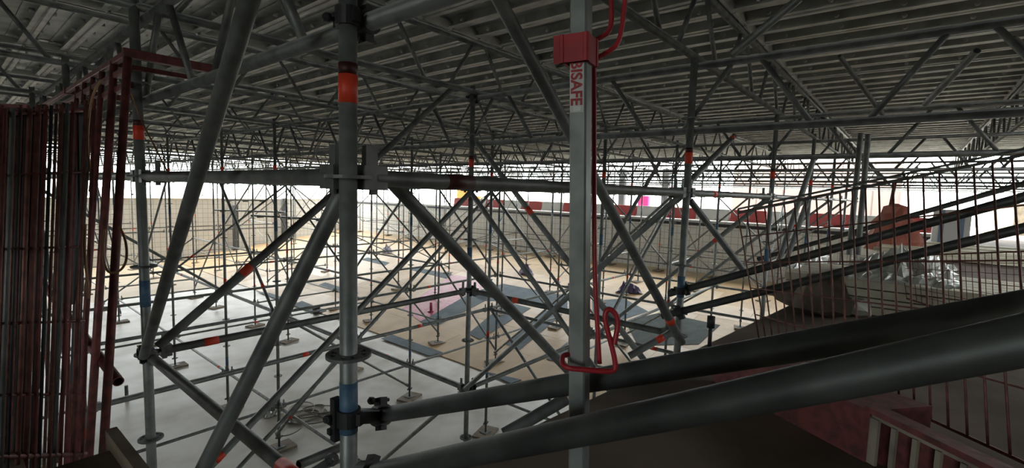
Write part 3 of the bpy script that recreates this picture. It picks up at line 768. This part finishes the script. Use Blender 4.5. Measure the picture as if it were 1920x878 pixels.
# ------------------------------------------------------------------ mesh guards on the right
def mesh_guard(tl, tr, bl, br, nx, ny, r, m, label, name='mesh_guard', fr=.006):
    e = empty(name, bl, label, 'mesh panel')
    def at(a_, b_): return (tl * (1 - a_) + tr * a_) * (1 - b_) + (bl * (1 - a_) + br * a_) * b_
    for i in range(nx + 1):
        a_ = i / nx; MB().path([at(a_, 0), at(a_, .5), at(a_, 1)], r, 6).build('upright_wire', m, e)
    for j in range(ny + 1):
        b_ = j / ny; MB().path([at(i / 6, b_) for i in range(7)], fr if j in (0, ny) else r, 6).build('cross_wire', m, e)
    return e
mesh_guard(P(1383, 398, 300), P(1935, 287, 470), P(1424, 640, 315), P(1990, 900, 640), 22, 5, .0042, RUSTL, 'rusty wire mesh guard panel leaning beside the inclined rails on the right')
mesh_guard(P(1384, 392, 305), P(1935, 276, 470), P(1384, 400, 305), P(1935, 288, 470), 3, 1, .006, GALV_D, 'thin double top rail above the rusty mesh guard', 'guard_top_rail')
mesh_guard(P(1690, 480, 260), P(1960, 470, 330), P(1700, 560, 260), P(1960, 640, 330), 22, 7, .0022, RUSTL, 'fine wire mesh panel behind the rusty guard at right')

# ------------------------------------------------------------------ things on the near surround at right
def crumple(name, corners, n, amp, m, label, cat, seed):
    rnd = random.Random(seed); mb = MB(); a_, b_, c_, d_ = corners
    for i in range(n + 1):
        for j in range(n + 1):
            s_, t_ = i / n, j / n; p = (a_ * (1 - s_) + b_ * s_) * (1 - t_) + (d_ * (1 - s_) + c_ * s_) * t_
            ed = math.sin(math.pi * s_) * math.sin(math.pi * t_)
            mb.v.append(p + Vector((rnd.uniform(-1, 1) * amp * .3, rnd.uniform(-1, 1) * amp * .3, abs(rnd.gauss(0, 1)) * amp * (.25 + ed) + ed * amp * 1.5)))
    for i in range(n):
        for j in range(n):
            k = i * (n + 1) + j; mb.f.append((k, k + n + 1, k + n + 2, k + 1)); mb.sm.append(False)
    o = mb.build(name, m); md = o.modifiers.new('thickness', 'SOLIDIFY'); md.thickness = .004
    return tag(o, label, cat)
zd = DECK + .02
crumple('plastic_sheeting', [LV(1592, 520, zd + .35), LV(1800, 545, zd + .35), LV(1790, 500, zd + .35), LV(1600, 488, zd + .35)], 22, .05, FOIL, 'crumpled silvery plastic sheeting heaped behind the mesh guard', 'plastic sheet', 3)
crumple('plastic_sheeting', [LV(1480, 520, zd), LV(1545, 500, zd), LV(1560, 480, zd), LV(1470, 500, zd)], 12, .06, FOIL, 'small pale plastic heap between the inclined rails', 'plastic sheet', 4)
# stack supporting the sheeting
tb = LV(1640, 560, DECK)
bx0 = LV(1610, 585, DECK); bx1 = LV(1860, 640, DECK)
mb = MB(); c_ = (bx0 + bx1) / 2; mb.rbox(c_ + Vector((.55, -.1, .16)), (.5, .9, .16), None, .02)
pl = empty('board_stack', c_ + Vector((.55, -.1, 0)), 'stack of pale boards behind the mesh guard at right', 'board stack')
for k in range(4):
    for q in range(6):
        o = MB(); o.box(c_ + Vector((.15 + q * .17, -.2 + random.uniform(-.05, .05), .04 + k * .07)), (.075, 1.1, .03)); o.build('board', PALE, pl)
# long pale planks further out
pp = empty('plank_pile', LV(1840, 480, DECK), 'pile of long pale planks lying on the surround at far right', 'board stack')
base = LV(1830, 500, DECK)
for k in range(9):
    o = MB(); o.box(base + Vector((.5 + k * .27, .1 * random.uniform(-1, 1), .05 + .04 * (k % 3))), (.11, 1.2, .03)); o.build('plank', PALE, pp)
# rubble lumps
def lump(c, r, m, label, name='rubble_lump', sq=.7, seed=1, cat='rubble'):
    rnd = random.Random(seed); mb = MB(); n, k = 10, 6
    mb.v.append(Vector(c) + Vector((0, 0, r * sq * 1.6)))
    for i in range(1, k):
        for j in range(n):
            a_ = math.pi * i / k; b_ = 2 * math.pi * j / n; q = r * rnd.uniform(.8, 1.2)
            mb.v.append(Vector(c) + Vector((q * math.sin(a_) * math.cos(b_), q * math.sin(a_) * math.sin(b_), max(0, r * sq * .8 + q * sq * math.cos(a_)))))
    for j in range(n): mb.f.append((0, 1 + j, 1 + (j + 1) % n)); mb.sm.append(False)
    for i in range(k - 2):
        for j in range(n):
            a0 = 1 + i * n; mb.f.append((a0 + j, a0 + n + j, a0 + n + (j + 1) % n, a0 + (j + 1) % n)); mb.sm.append(False)
    mb.f.append(tuple(1 + (k - 2) * n + j for j in range(n))); mb.sm.append(False)
    return tag(mb.build(name, m, None, c), label, cat)
lump(LV(1540, 590, DECK), .2, DIRT, 'brown rubble sack beside the pool edge behind the guard', 'rubble_sack', .9, 5, 'sack')
lump(LV(1606, 592, DECK), .10, FOIL, 'pale crumpled scrap in front of the dark gap', 'crumpled_scrap', .8, 6)
lump(LV(1488, 572, DECK), .15, DIRT, 'grey brown heap of debris under the lower inclined rail', 'debris_heap', .7, 8)
# red material bundle, striped bag and yellow board in the background at right
rb = LV(1672, 470, DECK)
e = empty('red_bundle', rb, 'reddish bundle of sheeting round a pole on the surround at right', 'bundle')
mb = MB(); pts = []
for k in range(7): mb2 = None
prof = [(.0, .40), (.2, .45), (.4, .34), (.55, .36), (.72, .22), (.84, .17), (.9, .03)]
n = 12; base_i = 0; mb = MB(); rnd = random.Random(9)
for z_, r_ in prof:
    for k in range(n):
        a_ = 2 * math.pi * k / n; q = r_ * rnd.uniform(.82, 1.15); mb.v.append(rb + Vector((q * math.cos(a_), q * math.sin(a_), z_)))
for i in range(len(prof) - 1):
    for k in range(n):
        l = (k + 1) % n; mb.f.append((i * n + k, i * n + l, (i + 1) * n + l, (i + 1) * n + k)); mb.sm.append(False)
mb.f.append(tuple((len(prof) - 1) * n + k for k in range(n))); mb.sm.append(False)
mb.build('sheet_wrap', mat('faded_red_sheet', (.48, .17, .12), .7, 0, (.36, .11, .08), 6., .3), e)
MB().tube(rb + Vector((.1, .1, .7)), rb + Vector((.14, .05, 1.35)), .03, 10).build('pole', RUST, e)
bb = LV(1778, 462, DECK)
e = empty('striped_bag', bb, 'white bulk bag with blue stripes behind the inclined rails', 'bag')
mb = MB(); mb.rbox(bb + Vector((0, 0, .4)), (.3, .3, .4), None, .08); mb.build('bag_body', WHITEP, e)
for dx in (-.16, .16):
    o = MB(); o.box(bb + Vector((-.302, dx, .4)), (.004, .04, .38)); o.build('stripe', mat('faded_blue_print', (.20, .28, .40), .6), e)
    o = MB(); o.box(bb + Vector((dx, -.302, .4)), (.04, .004, .38)); o.build('stripe', mat('faded_blue_print', (.20, .28, .40), .6), e)
yb = LV(1870, 440, DECK)
e = empty('panel_stack', yb, 'leaning cream and blue panels at the far right', 'panels')
for k, m_ in enumerate((PALE, SOLE, PALE, mat('faded_blue_print', (.20, .28, .40), .6))):
    o = MB(); o.box(yb + Vector((.12 * k, -.3 * k, .5)), (.03, .32, .5)); o.build('panel', m_, e)
# red box with pale slatted side in the lower right corner
r1, r2 = LV(1640, 775, DECK + .18), LV(1850, 878, DECK + .18)
d = (r2 - r1).normalized(); nn = Vector((d.y, -d.x, 0))
if nn.dot(CAM - r1) < 0: nn = -nn
d_ = Vector((d.x, d.y, 0)).normalized()
e = empty('red_crate', Vector((r1.x, r1.y, DECK)), 'dark red crate with a pale slatted side in the lower right corner', 'crate')
L = (r2 - r1).length + .5
def crate_box(c0_, hx, hn, hz, name, m_): o = MB(); o.box(c0_, (hx, hn, hz), (d_, nn, UP0)); return o.build(name, m_, e)
cc_ = Vector((r1.x, r1.y, DECK)) + d_ * (L / 2) - nn * .01
crate_box(cc_ + Vector((0, 0, .085)) - nn * .02, L / 2, .008, .085, 'back_panel', RUST)
crate_box(cc_ + Vector((0, 0, .19)), L / 2 + .02, .03, .010, 'red_rim', RUST)
crate_box(cc_ + Vector((0, 0, .172)) + nn * .012, L / 2, .008, .008, 'top_rail', SOLE)
for k in range(12): crate_box(Vector((r1.x, r1.y, DECK + .085)) + d_ * (.015 + k * L / 12) + nn * .012, .008 if k else .016, .006, .082, 'slat', SOLE)
q = MB(); q.prism([Vector((r1.x, r1.y, DECK)) - d_ * .75 + nn * .12, Vector((r1.x, r1.y, DECK)) + nn * .02, Vector((r1.x, r1.y, DECK)) - nn * .25, Vector((r1.x, r1.y, DECK)) - d_ * .6 - nn * .12], (0, 0, .19)); q.build('end_panel', RUST, e)
sp = MB(); a_ = LV(1330, 650, DECK); sp.tube(a_, a_ + Vector((0, 0, .12)), .012, 10); sp.tube(a_ + Vector((0, 0, .12)), a_ + Vector((0, 0, .19)), .024, 10)
tag(sp.build('short_peg', CAST, None, a_), 'short black peg standing on the pool edge beside the rail', 'peg')

# ------------------------------------------------------------------ things on the pool floor
def sheet(pts, m, label, name, dz=.028, th=.006, cat='sheet', group=None):
    q = [FL(x, y) for x, y in pts]; q = [Vector((p.x, p.y, floor_z(p.x) + dz)) for p in q]
    if (q[1] - q[0]).cross(q[2] - q[0]).z < 0: q = q[::-1]
    return tag(MB().prism(q, (0, 0, th)).build(name, m), label, cat, group)
GS = 'blue-grey strips on the plywood'
sheet([(597, 536), (610, 531), (672, 551), (662, 560)], BLUV, 'blue-grey strip on the plywood left of the near standard', 'membrane_strip', group=GS)
sheet([(548, 574), (566, 566), (612, 584), (592, 590)], BLUV, 'blue-grey strip beside the black bucket', 'membrane_strip', group=GS)
sheet([(480, 548), (506, 551), (560, 570), (528, 566)], BLUV, 'faint blue strip left of the bucket at the plywood edge', 'membrane_strip', group=GS)
sheet([(714, 637), (736, 630), (830, 663), (807, 670)], BLUV, 'blue-grey strip along the plywood edge behind the rosette', 'membrane_strip', group=GS)
sheet([(768, 507), (784, 504), (848, 516), (836, 524)], BLUV, 'small blue-grey strip above the pink sheet', 'membrane_strip', group=GS)
sheet([(676, 488), (690, 484), (730, 494), (722, 499)], BLUV, 'narrow blue strip far behind the near standard', 'membrane_strip', group=GS)
sheet([(788, 606), (820, 613), (915, 563), (905, 545), (888, 548)], BLUV, 'blue-grey strip along the lower edge of the pink sheet', 'membrane_strip', group=GS)
sheet([(876, 552), (944, 534), (1064, 557), (1064, 586), (940, 566), (905, 566)], BLUV, 'wide blue-grey membrane between the pink sheet and the square post', 'membrane_sheet')
sheet([(878, 628), (900, 639), (995, 580), (965, 572), (938, 578)], BLUV, 'blue-grey strip running under the central crossing tubes', 'membrane_strip', dz=.030, group=GS)
sheet([(948, 647), (972, 660), (1054, 592), (1024, 584)], BLUV, 'blue-grey strip left of the square post', 'membrane_strip', dz=.030, group=GS)
sheet([(1024, 676), (1046, 682), (1066, 660), (1064, 644)], BLUV, 'short blue-grey strip behind the foot of the square post', 'membrane_strip', dz=.030, group=GS)
sheet([(1110, 566), (1170, 562), (1215, 586), (1165, 602), (1112, 592)], BLUV, 'blue-grey membrane right of the red hook', 'membrane_sheet')
sheet([(910, 700), (926, 703), (978, 715), (958, 722)], BLUV, 'pale blue strip at the plywood corner above the inclined rail', 'membrane_strip', group=GS)
sheet([(1172, 604), (1240, 588), (1350, 612), (1310, 648), (1215, 650), (1200, 660)], GRNV, 'dark green sheet on the pool floor below the taped right standard', 'green_sheet')
sheet([(754, 580), (848, 517), (878, 521), (906, 534), (902, 545), (788, 605)], PINK, 'glossy pink plastic sheet laid on the plywood', 'pink_sheet', dz=.026)
# little pink post poking through the pink sheet
p = FL(808, 586); p.z = floor_z(p.x) + .03; mb = MB(); mb.tube(p, p + Vector((0, 0, .03)), .11, 12, True, .06); mb.tube(p + Vector((0, 0, .03)), p + Vector((0, 0, .30)), .045, 10)
tag(mb.build('pipe_stub', PINK, None, p), 'pink wrapped pipe stub standing on the pink sheet', 'pipe')
# bucket
p = FL(593, 590); p.z = floor_z(p.x) + .026
e = empty('bucket', p, 'small black bucket on the pool floor left of the near standard', 'bucket')
mb = MB(); mb.tube(p, p + Vector((0, 0, .24)), .10, 16, False, .13); mb.tube(p + Vector((0, 0, .004)), p + Vector((0, 0, .23)), .09, 16, True, .115); mb.build('bucket_body', BLACKM, e)
MB().ring(p + Vector((0, 0, .24)), (0, 0, 1), .14, .118, .01, 16).build('rim', BLACKM, e)
MB().path([p + Vector((.13 * math.cos(a_), .06, .24 - .13 * math.sin(a_) * .8)) for a_ in [math.pi * k / 8 for k in range(9)]], .004, 6).build('handle', GALV_D, e)
# hose coil
c_ = FL(565, 782); c_.z = .012
pts = []
loops = [(.0, .0, .30, .16, .2), (.1, .05, .26, .2, .9), (.22, -.05, .34, .13, .1), (-.1, .12, .24, .18, -.4), (.3, .12, .38, .10, .0), (.0, -.22, .2, .22, 1.2)]
for li, (ox, oy, ra, rb_, an) in enumerate(loops):
    for k in range(16):
        a_ = 2 * math.pi * k / 16; xx, yy = ra * math.cos(a_), rb_ * math.sin(a_)
        w_ = RIGHT0 * (ox + xx * math.cos(an) - yy * math.sin(an)) + FWD0 * (oy * 2 + (xx * math.sin(an) + yy * math.cos(an)) * 1.6)
        pts.append(c_ + w_ + Vector((0, 0, .006 * li)))
tag(MB().path(smooth(pts, 1), .011, 6).build('hose_coil', GREYC), 'loosely coiled grey hose lying on the pale pool floor', 'hose')
p = FL(510, 775); 
mb = MB(); rn = random.Random(3)
tag(crumple('plastic_bag', [p + Vector((-.16, -.16, .01)), p + Vector((.16, -.16, .01)), p + Vector((.16, .16, .01)), p + Vector((-.16, .16, .01))], 10, .05, FOIL, 'clear crumpled plastic bag beside the hose coil', 'plastic bag', 12))
# steel stub
p = FL(238, 752); p.z = 0; mb = MB(); mb.tube(p, p + Vector((0, 0, .30)), .03, 12); mb.tube(p, p + Vector((0, 0, .012)), .05, 12); tag(mb.build('pipe_stub', GALV_D, None, p), 'short grey pipe stub on the pale floor left of the left standard', 'pipe')
p = FL(677, 640); p.z = 0; mb = MB(); mb.tube(p, p + Vector((0, 0, .25)), .03, 12); mb.tube(p, p + Vector((0, 0, .012)), .05, 12); tag(mb.build('pipe_stub', GALV_D, None, p), 'short grey pipe stub right behind the near rosette', 'pipe')
# purple tarps
for k, (x, y, w_, lab) in enumerate(((986, 513, 15, 'small purple tarp heap beyond the wide membrane'), (1180, 548, 26, 'dark purple tarp heap right of the red rod'), (726, 472, 10, 'tiny purple scrap far behind the near standard'))):
    q = [FL(x - w_, y + 4), FL(x + w_, y + 6), FL(x + w_ * .6, y - 6), FL(x - w_ * .7, y - 5)]
    q = [Vector((p.x, p.y, floor_z(p.x) + .04)) for p in q]
    crumple('tarp_heap', q, 8, .10, PURP, lab, 'tarp', 20 + k)
# light walkway boards on brackets at the far left
for px0, py0, px1, py1, s_, lab in ((405, 394, 535, 398, 42, 'upper narrow walkway board on the far left scaffold'), (474, 404, 612, 412, 48, 'lower narrow walkway board beside the thick left diagonal'), (420, 340 + 35, 500, 376, 40, 'pale walkway board just under the bright left windows')):
    a_, b_ = P(px0, py0, s_), P(px1, py1, s_); d = (b_ - a_); mb = MB(); x_, y_, z_ = frame(d)
    e = empty('walkway_board', a_, lab, 'board')
    mb.box((a_ + b_) / 2, (.16, .03, d.length / 2), (x_, y_, z_)); mb.build('board', GALV_D, e)
    for t in (.1, .5, .9): o = MB(); q = a_ + d * t; o.box(q - Vector((0, 0, .05)), (.12, .02, .03)); o.build('bracket', GALV, e)
# dark columns against the far left wall
for px_, y0, y1, lab in ((443, 385, 478, 'dark column in front of the far left tiled wall'), (533, 372, 440, 'dark column beside the slender far left standards'), (335, 470, 512, 'dark panel low on the far left wall'), (748, 390, 440, 'dark column at the corner of the far walls')):
    d = ray(px_, y1); t = (VW - .35 - CAM.y) / d.y; q = CAM + d * t; fzq = floor_z(q.x)
    d2 = ray(px_, y0); zt_ = (CAM + d2 * ((VW - .35 - CAM.y) / d2.y)).z
    mb = MB(); mb.rbox(Vector((q.x, q.y, (fzq + zt_) / 2)), (.13, .13, (zt_ - fzq) / 2), None, .02); mb.box(Vector((q.x, q.y, fzq + .02)), (.2, .2, .02)); tag(mb.build('steel_column', mat('dark_column_paint', (.07, .075, .08), .6), None, Vector((q.x, q.y, fzq))), lab, 'column')

# ------------------------------------------------------------------ far surround: barriers, timber, boards
for k in range(17):
    y_ = -1.6 + k * 1.25; m_ = mat('dull_red_plastic', (.26, .035, .035), .6) if k % 2 == 0 else mat('dull_white_plastic', (.38, .38, .37), .6)
    c_ = Vector((UW + .75, y_, DECK))
    e = empty('plastic_barrier', c_, '%s plastic barrier on the far surround, %s from the right' % ('red' if k % 2 == 0 else 'white', WORDS[k]), 'barrier', 'red and white barriers on the far surround')
    mb = MB(); mb.prism([c_ + Vector((-.2, -.6, 0)), c_ + Vector((.2, -.6, 0)), c_ + Vector((.2, .6, 0)), c_ + Vector((-.2, .6, 0))], (0, 0, .10)); mb.build('foot', m_, e)
    mb = MB(); mb.prism([c_ + Vector((-.14, -.6, .10)), c_ + Vector((.14, -.6, .10)), c_ + Vector((.08, -.6, .48)), c_ + Vector((-.08, -.6, .48))], (0, 1.2, 0)); mb.build('body', m_, e)
def stack(px_, py_, L, nrow, lay, m_, name, lab, along='v', hz=.04):
    q = PU(px_, py_, UW + 2.2); q.z = DECK; e = empty(name, q, lab, 'timber stack')
    for r_ in range(lay):
        for k in range(nrow):
            o = MB(); off = Vector((k * .12, 0, .04 + r_ * hz * 2.1)) if along == 'v' else Vector((0, k * .12, .04 + r_ * hz * 2.1))
            o.box(q + off + Vector((random.uniform(-.03, .03), random.uniform(-.1, .1), 0)), (.055, L / 2, hz) if along == 'v' else (L / 2, .055, hz)); o.build('timber', m_, e)
    return e
stack(1290, 392, 2.2, 4, 4, YELB, 'timber_stack', 'yellow timber stack on the far surround behind the taped right standard')
stack(1395, 398, 2.0, 3, 2, YELB, 'timber_stack', 'low yellow timber stack right of the taped right standard')
stack(1000, 384, 2.6, 4, 5, ORNG, 'timber_stack', 'brown timber stack on the far surround left of the square post')
for px_, py_, w_, h_, m_, lab in ((868, 386, .9, 1.0, ORNG, 'orange site board on the far surround beside the central standard'), (893, 388, .8, .6, ORNG, 'second orange board just right of the central standard'), (1206, 400, .5, .9, MAG, 'bright magenta sheeted crate on the far surround'), (1225, 402, .45, .45, MAG, 'smaller magenta parcel beside the magenta crate'), (1165, 398, .3, 2.1, mat('dark_column_paint', (.07, .075, .08), .6), 'dark column on the far surround right of the square post'), (1246, 398, .3, 2.1, mat('dark_column_paint', (.07, .075, .08), .6), 'second dark column on the far surround behind the magenta crate'), (1040, 382, 1.6, .35, WHITEP, 'white covered heap on the far surround left of the square post'), (1530, 412, 1.2, .3, BLUB, 'blue sheeted pack on the far surround behind the mesh guard')):
    q = PU(px_, py_, UW + 2.0); q.z = DECK; e = empty('site_stack', q, lab, 'site material')
    mb = MB(); mb.rbox(q + Vector((0, 0, h_ / 2)), (.12, w_ / 2, h_ / 2), None, .03); mb.build('body', m_, e)
    mb = MB(); mb.box(q + Vector((0, 0, .03)), (.16, w_ / 2 + .03, .03)); mb.build('base', TIMB, e)
